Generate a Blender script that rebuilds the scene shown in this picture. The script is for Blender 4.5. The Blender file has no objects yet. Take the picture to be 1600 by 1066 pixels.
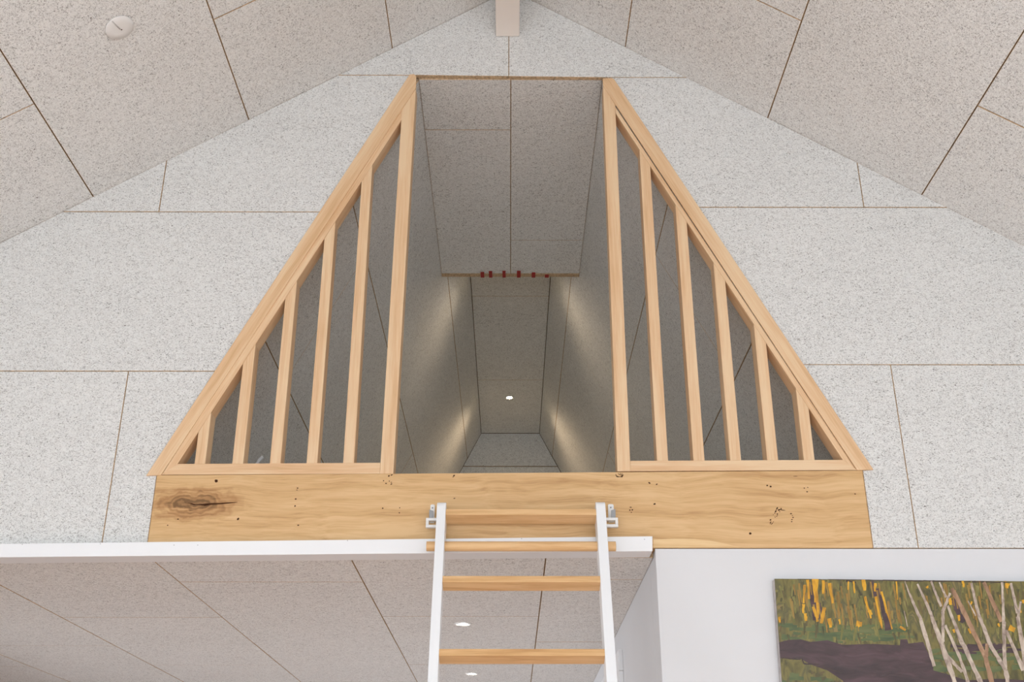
import bpy, bmesh, math, random
from mathutils import Vector, Matrix
random.seed(7)
S = bpy.context.scene
COL = S.collection

# ------------------------------------------------------------------ camera, world, lights
CAM_Z = 1.45
D = 3.37                       # distance camera - gable wall
F = 1753.0
PITCH = math.radians(24.6)
YAW = -0.00156
cd = bpy.data.cameras.new('camera'); cam = bpy.data.objects.new('camera', cd); COL.objects.link(cam)
cd.sensor_fit = 'HORIZONTAL'; cd.sensor_width = 36.0; cd.lens = 36.0 * F / 1600.0
cd.clip_start = 0.05
cam.location = (0, 0, CAM_Z); cam.rotation_euler = (math.pi / 2 + PITCH, 0, YAW)
S.camera = cam
CM = cam.rotation_euler.to_matrix()

w = bpy.data.worlds.new('world'); S.world = w; w.use_nodes = True
bg = w.node_tree.nodes['Background']; bg.inputs['Color'].default_value = (0.80, 0.88, 1.0, 1); bg.inputs['Strength'].default_value = 1.6

S.view_settings.view_transform = 'Standard'; S.view_settings.look = 'None'
S.view_settings.gamma = 1.0; S.view_settings.use_curve_mapping = False
S.view_settings.exposure = 0.0

def area(name, loc, target, sx, sy, power, color):
    l = bpy.data.lights.new(name, 'AREA'); l.shape = 'RECTANGLE'; l.size = sx; l.size_y = sy
    l.energy = power; l.color = color
    o = bpy.data.objects.new(name, l); COL.objects.link(o); o.location = loc
    o.rotation_euler = (Vector(target) - Vector(loc)).to_track_quat('-Z', 'Y').to_euler()
    return o
# daylight standing outside the windows
REAR_Y = -3.2; SIDE_X = 2.75
area('daylight_rear', (0, REAR_Y - 0.25, 1.35), (0, 1.5, 0.6), 4.6, 2.4, 175, (0.87, 0.945, 1.0))
area('daylight_left', (-SIDE_X - 0.3, -0.6, 1.1), (0, -0.2, 0.2), 3.6, 1.9, 134, (0.87, 0.945, 1.0))
area('daylight_right', (SIDE_X + 0.3, -0.6, 1.1), (0, -0.2, 0.2), 3.6, 1.9, 124, (0.87, 0.945, 1.0))
area('beyond_fill_light', (-SIDE_X - 0.3, 6.3, 1.15), (0, 6.3, 1.0), 4.4, 1.9, 55, (0.93, 0.97, 1.0))  # added fill for the low ceiling under the loft, behind an invented window

# ------------------------------------------------------------------ helpers
def ray(px, py):
    return (CM @ Vector(((px - 800) / F, -(py - 533) / F, -1.0))).normalized()
ORG = Vector((0, 0, CAM_Z))
def hit(px, py, p0, n):
    d = ray(px, py); n = Vector(n); t = (Vector(p0) - ORG).dot(n) / d.dot(n)
    return ORG + d * t
def G(px, py, y=D):            # point of a wall plane y = const
    p = hit(px, py, (0, y, 0), (0, 1, 0)); return (p.x, p.z)

def srgb(r, g, b):
    f = lambda c: (c / 255 / 12.92) if c / 255 <= 0.04045 else ((c / 255 + 0.055) / 1.055) ** 2.4
    return (f(r), f(g), f(b), 1)

def link(name, me, mats, parent=None):
    for m in (mats if isinstance(mats, (list, tuple)) else [mats]): me.materials.append(m)
    o = bpy.data.objects.new(name, me); COL.objects.link(o)
    if parent: o.parent = parent
    return o
def mesh_from(name, verts, faces, mats, parent=None, midx=None, smooth=False):
    me = bpy.data.meshes.new(name); me.from_pydata([tuple(v) for v in verts], [], faces); me.update()
    if midx: me.polygons.foreach_set('material_index', midx)
    bm = bmesh.new(); bm.from_mesh(me); bmesh.ops.recalc_face_normals(bm, faces=bm.faces[:]); bm.to_mesh(me); bm.free()
    if smooth: me.polygons.foreach_set('use_smooth', [True] * len(me.polygons))
    return link(name, me, mats, parent)
def bevel(o, w=0.0015, seg=2):
    m = o.modifiers.new('bevel', 'BEVEL'); m.width = w; m.segments = seg; m.limit_method = 'ANGLE'; m.angle_limit = math.radians(35)
    return o
def tag(o, label=None, cat=None, group=None, kind=None):
    if label: o['label'] = label
    if cat: o['category'] = cat
    if group: o['group'] = group
    if kind: o['kind'] = kind
    return o
def empty(name, loc=(0, 0, 0)):
    o = bpy.data.objects.new(name, None); COL.objects.link(o); o.location = loc; o.empty_display_size = 0.05
    return o
def keep(o, parent):           # parent without moving (mesh made in world coordinates)
    o.parent = parent; o.matrix_parent_inverse = Matrix.Translation(parent.location).inverted() if parent.type == 'EMPTY' else Matrix()
    return o
def prism(name, pts, y0, y1, mat, parent=None, bv=0.0015):
    """polygon in X,Z extruded from y0 to y1"""
    n = len(pts)
    v = [(x, y0, z) for x, z in pts] + [(x, y1, z) for x, z in pts]
    f = [tuple(range(n)), tuple(range(2 * n - 1, n - 1, -1))] + [(i, i + n, (i + 1) % n + n, (i + 1) % n) for i in range(n)]
    o = mesh_from(name, v, f, mat)
    if parent: keep(o, parent)
    if bv: bevel(o, bv)
    return o
def box(name, x0, x1, y0, y1, z0, z1, mat, parent=None, bv=0.0):
    return prism(name, [(x0, z0), (x1, z0), (x1, z1), (x0, z1)], y0, y1, mat, parent, bv)
def boxes(name, lst, mat, parent=None):
    v = []; f = []
    for (x0, x1, y0, y1, z0, z1) in lst:
        b = len(v)
        v += [(x, y, z) for z in (z0, z1) for y in (y0, y1) for x in (x0, x1)]
        f += [tuple(b + i for i in q) for q in ((0, 1, 3, 2), (4, 5, 7, 6), (0, 1, 5, 4), (2, 3, 7, 6), (0, 2, 6, 4), (1, 3, 7, 5))]
    o = mesh_from(name, v, f, mat)
    if parent: keep(o, parent)
    return o
def tube(name, pts, r, mat, parent=None, seg=16, r1=None):
    v = []; f = []; n = len(pts); pts = [Vector(p) for p in pts]
    for i, p in enumerate(pts):
        t = (pts[min(i + 1, n - 1)] - pts[max(i - 1, 0)]).normalized()
        a = t.cross(Vector((0.13, 0.21, 0.97)));
        if a.length < 0.1: a = t.cross(Vector((1, 0, 0)))
        a.normalize(); b = t.cross(a)
        rr = r if r1 is None else r + (r1 - r) * i / (n - 1)
        for k in range(seg):
            g = 2 * math.pi * k / seg; v.append(p + (a * math.cos(g) + b * math.sin(g)) * rr)
    for i in range(n - 1):
        for k in range(seg):
            f.append((i * seg + k, i * seg + (k + 1) % seg, (i + 1) * seg + (k + 1) % seg, (i + 1) * seg + k))
    f.append(tuple(range(seg))); f.append(tuple((n - 1) * seg + k for k in range(seg)))
    o = mesh_from(name, v, f, mat)
    for p in o.data.polygons: p.use_smooth = len(p.vertices) == 4
    if parent: keep(o, parent)
    return o
def lathe(name, prof, mat, seg=40, mtx=None, parent=None):
    """profile of (radius, height) around Z, moved by mtx"""
    v = []; f = []; m = mtx or Matrix()
    for r, h in prof:
        for k in range(seg):
            a = 2 * math.pi * k / seg; v.append(m @ Vector((r * math.cos(a), r * math.sin(a), h)))
    for i in range(len(prof) - 1):
        for k in range(seg):
            f.append((i * seg + k, i * seg + (k + 1) % seg, (i + 1) * seg + (k + 1) % seg, (i + 1) * seg + k))
    f.append(tuple(range(seg))); f.append(tuple((len(prof) - 1) * seg + k for k in range(seg)))
    o = mesh_from(name, v, f, mat)
    for p in o.data.polygons: p.use_smooth = len(p.vertices) == 4
    if parent: keep(o, parent)
    return o

# ---- materials
def newmat(name):
    m = bpy.data.materials.new(name); m.use_nodes = True; nt = m.node_tree
    b = nt.nodes['Principled BSDF']; return m, nt, b
def N(nt, t, **kw):
    n = nt.nodes.new(t)
    for k, v in kw.items():
        if k.startswith('i_'): n.inputs[k[2:].replace('_', ' ')].default_value = v
        else: setattr(n, k, v)
    return n
def ramp(nt, stops, interp='LINEAR'):
    r = nt.nodes.new('ShaderNodeValToRGB'); e = r.color_ramp; e.interpolation = interp
    while len(e.elements) < len(stops): e.elements.new(0.5)
    for el, (p, c) in zip(e.elements, stops): el.position = p; el.color = c
    return r
def mth(nt, op, a, b=None, c=None):
    n = nt.nodes.new('ShaderNodeMath'); n.operation = op
    for i, x in enumerate((a, b, c)):
        if x is None: continue
        if isinstance(x, (int, float)): n.inputs[i].default_value = x
        else: nt.links.new(x, n.inputs[i])
    return n.outputs[0]

def plain(name, col, rough=0.5, spec=0.4, metal=0.0, var=0.02, scale=6.0, bump=0.0, bscale=300):
    m, nt, b = newmat(name)
    g = N(nt, 'ShaderNodeNewGeometry'); no = N(nt, 'ShaderNodeTexNoise'); no.inputs['Scale'].default_value = scale; no.inputs['Detail'].default_value = 3
    nt.links.new(g.outputs['Position'], no.inputs['Vector'])
    c0 = tuple(max(0, x * (1 - var)) for x in col[:3]) + (1,); c1 = tuple(min(1, x * (1 + var)) for x in col[:3]) + (1,)
    r = ramp(nt, [(0.3, c0), (0.7, c1)]); nt.links.new(no.outputs['Fac'], r.inputs['Fac']); nt.links.new(r.outputs['Color'], b.inputs['Base Color'])
    b.inputs['Roughness'].default_value = rough; b.inputs['Specular IOR Level'].default_value = spec; b.inputs['Metallic'].default_value = metal
    if bump:
        n2 = N(nt, 'ShaderNodeTexNoise'); n2.inputs['Scale'].default_value = bscale; n2.inputs['Detail'].default_value = 2
        nt.links.new(g.outputs['Position'], n2.inputs['Vector'])
        bp = N(nt, 'ShaderNodeBump'); bp.inputs['Strength'].default_value = bump; bp.inputs['Distance'].default_value = 0.001
        nt.links.new(n2.outputs['Fac'], bp.inputs['Height']); nt.links.new(bp.outputs['Normal'], b.inputs['Normal'])
    return m

def woodwool(name, light, mid, pit):
    """cement bonded wood wool: matted light fibres over dark voids"""
    m, nt, b = newmat(name)
    g = N(nt, 'ShaderNodeNewGeometry')
    mp = N(nt, 'ShaderNodeMapping'); mp.inputs['Scale'].default_value = (0.8, 0.8, 1.25)
    nt.links.new(g.outputs['Position'], mp.inputs['Vector'])
    def noise(sc, det, dist, rough=0.55):
        n = N(nt, 'ShaderNodeTexNoise'); n.inputs['Scale'].default_value = sc; n.inputs['Detail'].default_value = det
        n.inputs['Distortion'].default_value = dist; n.inputs['Roughness'].default_value = rough
        nt.links.new(mp.outputs['Vector'], n.inputs['Vector']); return n.outputs['Fac']
    n1 = noise(250, 2.0, 1.2, 0.65); n2 = noise(140, 1.0, 2.4); n3 = noise(3.0, 3, 0.2); n4 = noise(520, 1.0, 0.8); n5 = noise(80, 2.0, 1.4, 0.7)
    # worm-like strands from the zero crossing of distorted noise
    strand = mth(nt, 'SUBTRACT', 1.0, mth(nt, 'MINIMUM', mth(nt, 'MULTIPLY', mth(nt, 'ABSOLUTE', mth(nt, 'SUBTRACT', n2, 0.5)), 6.0), 1.0))
    h = mth(nt, 'ADD', mth(nt, 'MULTIPLY', n1, 0.72), mth(nt, 'MULTIPLY', strand, 0.16))
    h = mth(nt, 'ADD', h, mth(nt, 'MULTIPLY', n4, 0.22))
    h = mth(nt, 'ADD', h, mth(nt, 'MULTIPLY', mth(nt, 'SUBTRACT', n3, 0.5), 0.06))
    h = mth(nt, 'ADD', h, mth(nt, 'MULTIPLY', mth(nt, 'SUBTRACT', n5, 0.5), 0.34))
    r = ramp(nt, [(0.345, pit), (0.445, mid), (0.545, light), (0.66, tuple(min(1, c * 1.14) for c in light[:3]) + (1,))])  # shade inside the voids is put into the colour at the pit end
    nt.links.new(h, r.inputs['Fac']); nt.links.new(r.outputs['Color'], b.inputs['Base Color'])
    b.inputs['Roughness'].default_value = 0.95; b.inputs['Specular IOR Level'].default_value = 0.1
    bp = N(nt, 'ShaderNodeBump'); bp.inputs['Strength'].default_value = 1.0; bp.inputs['Distance'].default_value = 0.0035
    nt.links.new(h, bp.inputs['Height']); nt.links.new(bp.outputs['Normal'], b.inputs['Normal'])
    return m

def wood(name, c_light, c_mid, c_dark, ang=0.0, axis='X', rough=0.5, ring=1.0, knot=None, seed=0.0):
    """long grain running along `axis` after turning by ang about Y"""
    m, nt, b = newmat(name)
    g = N(nt, 'ShaderNodeNewGeometry')
    rot = N(nt, 'ShaderNodeMapping'); rot.inputs['Rotation'].default_value = (0, ang, 0); rot.inputs['Location'].default_value = (seed, seed * 1.7, seed * 0.6)
    nt.links.new(g.outputs['Position'], rot.inputs['Vector'])
    vec = rot.outputs['Vector']
    kmask = None
    if knot:                   # growth rings bend round one big knot (centre, half length, half height)
        (kx, kz, ka, kb) = knot
        sp = N(nt, 'ShaderNodeSeparateXYZ'); nt.links.new(g.outputs['Position'], sp.inputs[0])
        dx = mth(nt, 'DIVIDE', mth(nt, 'SUBTRACT', sp.outputs['X'], kx), ka)
        dz = mth(nt, 'DIVIDE', mth(nt, 'SUBTRACT', sp.outputs['Z'], kz), kb)
        nn = N(nt, 'ShaderNodeTexNoise'); nn.inputs['Scale'].default_value = 22; nn.inputs['Detail'].default_value = 3
        nt.links.new(g.outputs['Position'], nn.inputs['Vector'])
        rad = mth(nt, 'SQRT', mth(nt, 'ADD', mth(nt, 'MULTIPLY', dx, dx), mth(nt, 'MULTIPLY', dz, dz)))
        rad = mth(nt, 'ADD', rad, mth(nt, 'MULTIPLY', mth(nt, 'SUBTRACT', nn.outputs['Fac'], 0.5), 0.9))
        kmask = mth(nt, 'SUBTRACT', 1.0, mth(nt, 'MINIMUM', mth(nt, 'MULTIPLY', rad, 0.75), 1.0))
        rings = mth(nt, 'SINE', mth(nt, 'MULTIPLY', rad, 26.0))
    mp = N(nt, 'ShaderNodeMapping')
    sc = {'X': (1.6, 38, 38), 'Z': (38, 38, 1.6)}[axis]
    mp.inputs['Scale'].default_value = sc
    warp = N(nt, 'ShaderNodeTexNoise'); warp.inputs['Scale'].default_value = 3.2; warp.inputs['Detail'].default_value = 2
    nt.links.new(vec, warp.inputs['Vector'])
    ws = N(nt, 'ShaderNodeVectorMath', operation='SCALE'); ws.inputs['Scale'].default_value = 0.03 * ring
    nt.links.new(warp.outputs['Color'], ws.inputs[0])
    wa = N(nt, 'ShaderNodeVectorMath', operation='ADD'); nt.links.new(vec, wa.inputs[0]); nt.links.new(ws.outputs[0], wa.inputs[1])
    nt.links.new(wa.outputs[0], mp.inputs['Vector'])
    n1 = N(nt, 'ShaderNodeTexNoise'); n1.inputs['Scale'].default_value = 1.0; n1.inputs['Detail'].default_value = 5; n1.inputs['Roughness'].default_value = 0.62
    nt.links.new(mp.outputs['Vector'], n1.inputs['Vector'])
    mp2 = N(nt, 'ShaderNodeMapping'); mp2.inputs['Scale'].default_value = {'X': (9, 260, 260), 'Z': (260, 260, 9)}[axis]
    nt.links.new(wa.outputs[0], mp2.inputs['Vector'])
    n2 = N(nt, 'ShaderNodeTexNoise'); n2.inputs['Scale'].default_value = 1.0; n2.inputs['Detail'].default_value = 2
    nt.links.new(mp2.outputs['Vector'], n2.inputs['Vector'])
    n3 = N(nt, 'ShaderNodeTexNoise'); n3.inputs['Scale'].default_value = 1.6; n3.inputs['Detail'].default_value = 1
    nt.links.new(vec, n3.inputs['Vector'])
    fac = mth(nt, 'ADD', mth(nt, 'MULTIPLY', n1.outputs['Fac'], 0.62), mth(nt, 'MULTIPLY', n2.outputs['Fac'], 0.24))
    fac = mth(nt, 'ADD', fac, mth(nt, 'MULTIPLY', n3.outputs['Fac'], 0.14))
    if knot:
        fac = mth(nt, 'SUBTRACT', fac, mth(nt, 'MULTIPLY', kmask, mth(nt, 'ADD', 0.42, mth(nt, 'MULTIPLY', rings, 0.10))))
    vd = tuple(c * .45 for c in c_dark[:3]) + (1,)
    r = ramp(nt, [(0.12, vd), (0.30, c_dark), (0.46, c_mid), (0.58, c_light)])
    nt.links.new(fac, r.inputs['Fac']); nt.links.new(r.outputs['Color'], b.inputs['Base Color'])
    b.inputs['Roughness'].default_value = rough; b.inputs['Specular IOR Level'].default_value = 0.3
    bp = N(nt, 'ShaderNodeBump'); bp.inputs['Strength'].default_value = 0.12; bp.inputs['Distance'].default_value = 0.001
    nt.links.new(fac, bp.inputs['Height']); nt.links.new(bp.outputs['Normal'], b.inputs['Normal'])
    return m
def emit(name, col, st):
    m, nt, b = newmat(name); b.inputs['Base Color'].default_value = (0.8, 0.8, 0.8, 1)
    b.inputs['Emission Color'].default_value = col; b.inputs['Emission Strength'].default_value = st; return m
def glass(name):
    m = bpy.data.materials.new(name); m.use_nodes = True; nt = m.node_tree; nt.nodes.clear()
    o = N(nt, 'ShaderNodeOutputMaterial'); t = N(nt, 'ShaderNodeBsdfTransparent'); gl = N(nt, 'ShaderNodeBsdfGlossy'); gl.inputs['Roughness'].default_value = 0.02
    fr = N(nt, 'ShaderNodeFresnel'); mx = N(nt, 'ShaderNodeMixShader'); nt.links.new(fr.outputs[0], mx.inputs[0]); nt.links.new(t.outputs[0], mx.inputs[1]); nt.links.new(gl.outputs[0], mx.inputs[2]); nt.links.new(mx.outputs[0], o.inputs[0]); return m

M_WW = woodwool('wood_wool', (0.87, 0.87, 0.85, 1), (0.70, 0.692, 0.67, 1), (0.12, 0.10, 0.09, 1))
M_EDGE = plain('raw_board_edge', srgb(196, 170, 138), 0.9, 0.1, var=0.35, scale=120, bump=0.5)
M_JOINT = plain('dark_joint_board', srgb(70, 50, 36), 0.95, 0.05, var=0.3, scale=40)  # dark brown board that shows through the joints between panels
M_WHITE = plain('white_wall_paint', (0.73, 0.735, 0.75, 1), 0.6, 0.3, var=0.012, scale=2.0, bump=0.08)
M_TRIMW = plain('white_lacquer', (0.88, 0.895, 0.91, 1), 0.35, 0.4, var=0.01, scale=3)
M_CREAM = plain('cream_beam_paint', (0.86, 0.80, 0.74, 1), 0.5, 0.3, var=0.02, scale=4)
M_CAP = plain('cap_plastic', (0.80, 0.79, 0.77, 1), 0.4, 0.4, var=0.01)
M_DARKPIT = plain('knot_hole', srgb(70, 40, 20), 0.8, 0.2, var=0.3, scale=60)
M_METAL = plain('zinc_tab', (0.36, 0.37, 0.38, 1), 0.35, 0.5, metal=0.6, var=0.05)
M_STEEL = plain('white_steel', (0.86, 0.86, 0.85, 1), 0.3, 0.5, var=0.01)
M_RED = plain('red_plastic', srgb(160, 18, 20), 0.45, 0.4, var=0.06)
M_GREYP = plain('pale_grey_plastic', (0.78, 0.80, 0.82, 1), 0.4, 0.4, var=0.03)
M_FLOOR = wood('floor_boards', srgb(234, 198, 172), srgb(224, 182, 152), srgb(200, 152, 120), axis='X', ring=1.0)
M_LFLOOR = plain('loft_floor_bounce', (0.84, 0.86, 0.88, 1), 0.6, 0.3, var=0.02)  # unseen floor, made pale to bounce light up into the loft
M_BULB = emit('lamp_glow', (1.0, 0.93, 0.80, 1), 60)
M_BULBW = emit('lamp_glow_warm', (1.0, 0.80, 0.50, 1), 90)
M_GLASS = glass('window_glass')
FL, FM, FD = srgb(234, 204, 166), srgb(226, 188, 147), srgb(206, 164, 118)
SL = math.atan2(1.0, 0.508)     # pitch of the loft slopes
M_FV = wood('frame_wood_upright', FL, FM, FD, axis='Z', ring=0.4, seed=1.3)
M_FH = wood('frame_wood_level', FL, FM, FD, axis='X', ring=0.4, seed=2.1)
M_FR = wood('frame_wood_left_slope', FL, FM, FD, ang=SL, axis='X', ring=0.4, seed=0.7)
M_FR2 = wood('frame_wood_right_slope', FL, FM, FD, ang=-SL, axis='X', ring=0.4, seed=3.7)
kx, kz = G(302, 789)
M_OAK = wood('oak_beam_wood', srgb(224, 188, 140), srgb(212, 173, 123), srgb(180, 136, 90), axis='X', ring=1.8, knot=(kx, kz, 0.13, 0.05), seed=0.0)
M_RUNG = wood('rung_oak', srgb(232, 192, 142), srgb(216, 172, 120), srgb(184, 134, 84), axis='X', ring=1.2, seed=5.2)
M_SAP = wood('sapwood', srgb(238, 208, 160), srgb(230, 196, 146), srgb(214, 176, 124), axis='X', ring=1.0, seed=4.0)

# ---- boards lying in a plane
def clip_poly(poly, a, b, c):
    """keep the side a*u+b*v+c>=0 of a 2D polygon"""
    out = []
    for i in range(len(poly)):
        p, q = poly[i], poly[(i + 1) % len(poly)]
        dp = a * p[0] + b * p[1] + c; dq = a * q[0] + b * q[1] + c
        if dp >= 0: out.append(p)
        if (dp >= 0) != (dq >= 0):
            t = dp / (dp - dq); out.append((p[0] + (q[0] - p[0]) * t, p[1] + (q[1] - p[1]) * t))
    return out
def inset(poly, g):
    """mitred inset, also right for concave outlines"""
    pts = []
    for p in poly:
        if not pts or math.hypot(p[0] - pts[-1][0], p[1] - pts[-1][1]) > 1e-5: pts.append(p)
    if len(pts) > 1 and math.hypot(pts[0][0] - pts[-1][0], pts[0][1] - pts[-1][1]) < 1e-5: pts.pop()
    n = len(pts)
    if n < 3: return []
    ar = sum(pts[i][0] * pts[(i + 1) % n][1] - pts[(i + 1) % n][0] * pts[i][1] for i in range(n))
    s = 1 if ar > 0 else -1
    nr = []
    for i in range(n):
        p, q = pts[i], pts[(i + 1) % n]; dx, dy = q[0] - p[0], q[1] - p[1]; L = math.hypot(dx, dy)
        nr.append((-dy / L * s, dx / L * s))
    out = []
    for i in range(n):
        a, b = nr[i - 1], nr[i]; k = 1 + a[0] * b[0] + a[1] * b[1]
        k = max(k, 0.15); out.append((pts[i][0] + (a[0] + b[0]) / k * g, pts[i][1] + (a[1] + b[1]) / k * g))
    return out
class Plane:
    def __init__(s, o, u, v, n): s.o, s.u, s.v, s.n = Vector(o), Vector(u).normalized(), Vector(v).normalized(), Vector(n).normalized()
    def w(s, p, h=0.0): return s.o + s.u * p[0] + s.v * p[1] + s.n * h
    def px(s, x, y):
        p = hit(x, y, s.o, s.n) - s.o; return (p.dot(s.u), p.dot(s.v))
def panel(pl, poly, parent, gap=0.0013, thick=0.025, cham=0.0012, name='panel'):
    """one board: faces pl.n, back at -thick, chamfered raw edge"""
    outer = inset(poly, gap)
    if len(outer) < 3: return None
    inn = inset(outer, cham); 
    if len(inn) != len(outer): inn = outer; 
    n = len(outer); dz = random.uniform(-0.0006, 0.0006)
    v = [pl.w(p, dz) for p in inn] + [pl.w(p, dz - cham) for p in outer] + [pl.w(p, -thick) for p in outer]
    f = [tuple(range(n))] + [tuple(range(3 * n - 1, 2 * n - 1, -1))]; mi = [0, 1]
    for k in (0, n):
        for i in range(n):
            f.append((k + i, k + (i + 1) % n, k + n + (i + 1) % n, k + n + i)); mi.append(1)
    o = mesh_from(name, v, f, [M_WW, M_EDGE], None, mi)
    keep(o, parent); return o
def rect(u0, u1, v0, v1): return [(u0, v0), (u1, v0), (u1, v1), (u0, v1)]

# ------------------------------------------------------------------ structure
GZ = lambda t: CAM_Z + t * D
RIDGE_Z = GZ(0.9006); RS = 1 / 1.565            # main roof slope dz/dx
def roof_z(x): return RIDGE_Z - abs(x) * RS
EAVE = SIDE_X
Z1 = GZ(0.7774); Z2 = GZ(0.8506); XT = 0.102 * D; LS = 0.508   # loft: X half width at Z1, dX/dZ
LOFT_BACK = 2.35 * D; C1_BACK = 1.4596 * D; C1_END = 1.4687 * D
def loft_x(z): return XT + (Z1 - z) * LS
BEAM_T = G(600, 740)[1]; BEAM_B = G(1200, 857)[1]
LOW_Z = CAM_Z + 0.830
RW = G(1023.5, 862)[0]                         # left face of the white wall under the loft
BEY = D + 6.0

# gable wall --------------------------------------------------------
gable = empty('wall_gable', (0, D, BEAM_B)); tag(gable, 'white wood wool gable wall around the triangular loft opening', 'wall', kind='structure')
P = Plane((0, D, 0), (1, 0, 0), (0, 0, 1), (0, -1, 0))
cl0, cl1 = G(240, 743), G(645, 117)            # opening edges, hidden under the casings
cr0, cr1 = G(1352, 735), G(948, 121)
def line(p, q):                                # a,b,c with value 0 on the line
    a, b = -(q[1] - p[1]), (q[0] - p[0]); return a, b, -(a * p[0] + b * p[1])
J1 = G(300, 331)[1]; J1r = G(1300, 324)[1]; J2 = G(160, 580)[1]; J2r = G(1430, 570)[1]; JT = G(600, 117.5)[1]; JTr = G(1000, 121)[1]
JC = G(795, 90)[0]
bl0, bl1 = G(243, 743), G(233, 848); br0, br1 = G(1348.5, 735.7), G(1362.9, 855)
def gpanel(poly, side):
    roofl = line((0, RIDGE_Z), (-EAVE, roof_z(EAVE))); roofr = line((EAVE, roof_z(EAVE)), (0, RIDGE_Z))
    for l in (roofl, roofr):
        # keep below the roof
        v = l[0] * 0 + l[1] * 0 + l[2]
        s = 1 if (l[0] * 0 + l[1] * 1.0 + l[2]) > 0 else -1
        poly = clip_poly(poly, l[0] * s, l[1] * s, l[2] * s)
    if side == -1:
        l = line(cl0, cl1); s = 1 if (l[0] * -3 + l[1] * 3 + l[2]) > 0 else -1
        poly = clip_poly(poly, l[0] * s, l[1] * s, l[2] * s)
    if side == 1:
        l = line(cr0, cr1); s = 1 if (l[0] * 3 + l[1] * 3 + l[2]) > 0 else -1
        poly = clip_poly(poly, l[0] * s, l[1] * s, l[2] * s)
    if len(poly) >= 3: panel(P, poly, gable, gap=0.0006, thick=.016)
B = BEAM_B
JM = (JT + JTr) / 2
gpanel([(-EAVE, JT), (-XT, JT), (JC, JM), (JC, RIDGE_Z + .1), (-EAVE, RIDGE_Z + .1)], 0); gpanel([(JC, JM), (XT, JTr), (EAVE, JTr), (EAVE, RIDGE_Z + .1), (JC, RIDGE_Z + .1)], 0)
xa = G(254, 293)[0]; xb = G(1345.5, 295)[0]
gpanel(rect(-EAVE, xa, J1, JT), -1); gpanel(rect(xa, XT * -0.9, J1, JT), -1)
gpanel(rect(xb, EAVE, J1r, JTr), 1); gpanel(rect(XT * 0.9, xb, J1r, JTr), 1)
gpanel(rect(-2.35, -XT, J2, J1), -1); gpanel(rect(-EAVE, -2.35, J2, J1), -1)
gpanel(rect(XT, 2.42, J2r, J1r), 1); gpanel(rect(2.42, EAVE, J2r, J1r), 1)
xc = G(180, 714)[0]; xd = G(1413, 712)[0]
# lower row: the boards beside the beam stop at its ends
bx = (bl0[0] + bl1[0]) / 2; bxr = (br0[0] + br1[0]) / 2
LB = LOW_Z + 0.008
gpanel(rect(-EAVE, xc, LB, J2), -1)
zt = cl0[1]
panel(P, [(xc, LB), (bx, LB), (bx, zt), cl0, (cl0[0] + (cl1[0] - cl0[0]) * (J2 - cl0[1]) / (cl1[1] - cl0[1]), J2), (xc, J2)], gable, gap=0.0006, thick=.016)
gpanel(rect(xd, EAVE, B, J2r), 1)
panel(P, [(xd, B), (xd, J2r), (cr0[0] + (cr1[0] - cr0[0]) * (J2r - cr0[1]) / (cr1[1] - cr0[1]), J2r), cr0, (bxr, cr0[1]), (bxr, B)], gable, gap=0.0006, thick=.016)
# backing behind the joints, in three pieces round the opening
def backing(poly, name='backing'):
    for l in (line((0, RIDGE_Z), (-EAVE, roof_z(EAVE))), line((EAVE, roof_z(EAVE)), (0, RIDGE_Z))):
        s = 1 if (l[1] * 1.0 + l[2]) > 0 else -1
        poly = clip_poly(poly, l[0] * s, l[1] * s, l[2] * s)
    return prism(name, poly, D + 0.0165, D + 0.12, M_JOINT, gable, 0)
cm = lambda a, b: ((a[0] + b[0]) / 2, (a[1] + b[1]) / 2)
backing([(-EAVE, LB), (bx, LB), (bx, zt), (-loft_x(zt) - .005, zt), (-XT - .005, Z1 + .0265), (-EAVE, Z1 + .0265)])
backing([(EAVE, B), (bxr, B), (bxr, zt), (loft_x(zt) + .005, zt), (XT + .005, Z1 + .0265), (EAVE, Z1 + .0265)])
backing([(-EAVE, Z1 + .0265), (EAVE, Z1 + .0265), (EAVE, RIDGE_Z + .2), (-EAVE, RIDGE_Z + .2)])

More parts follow.
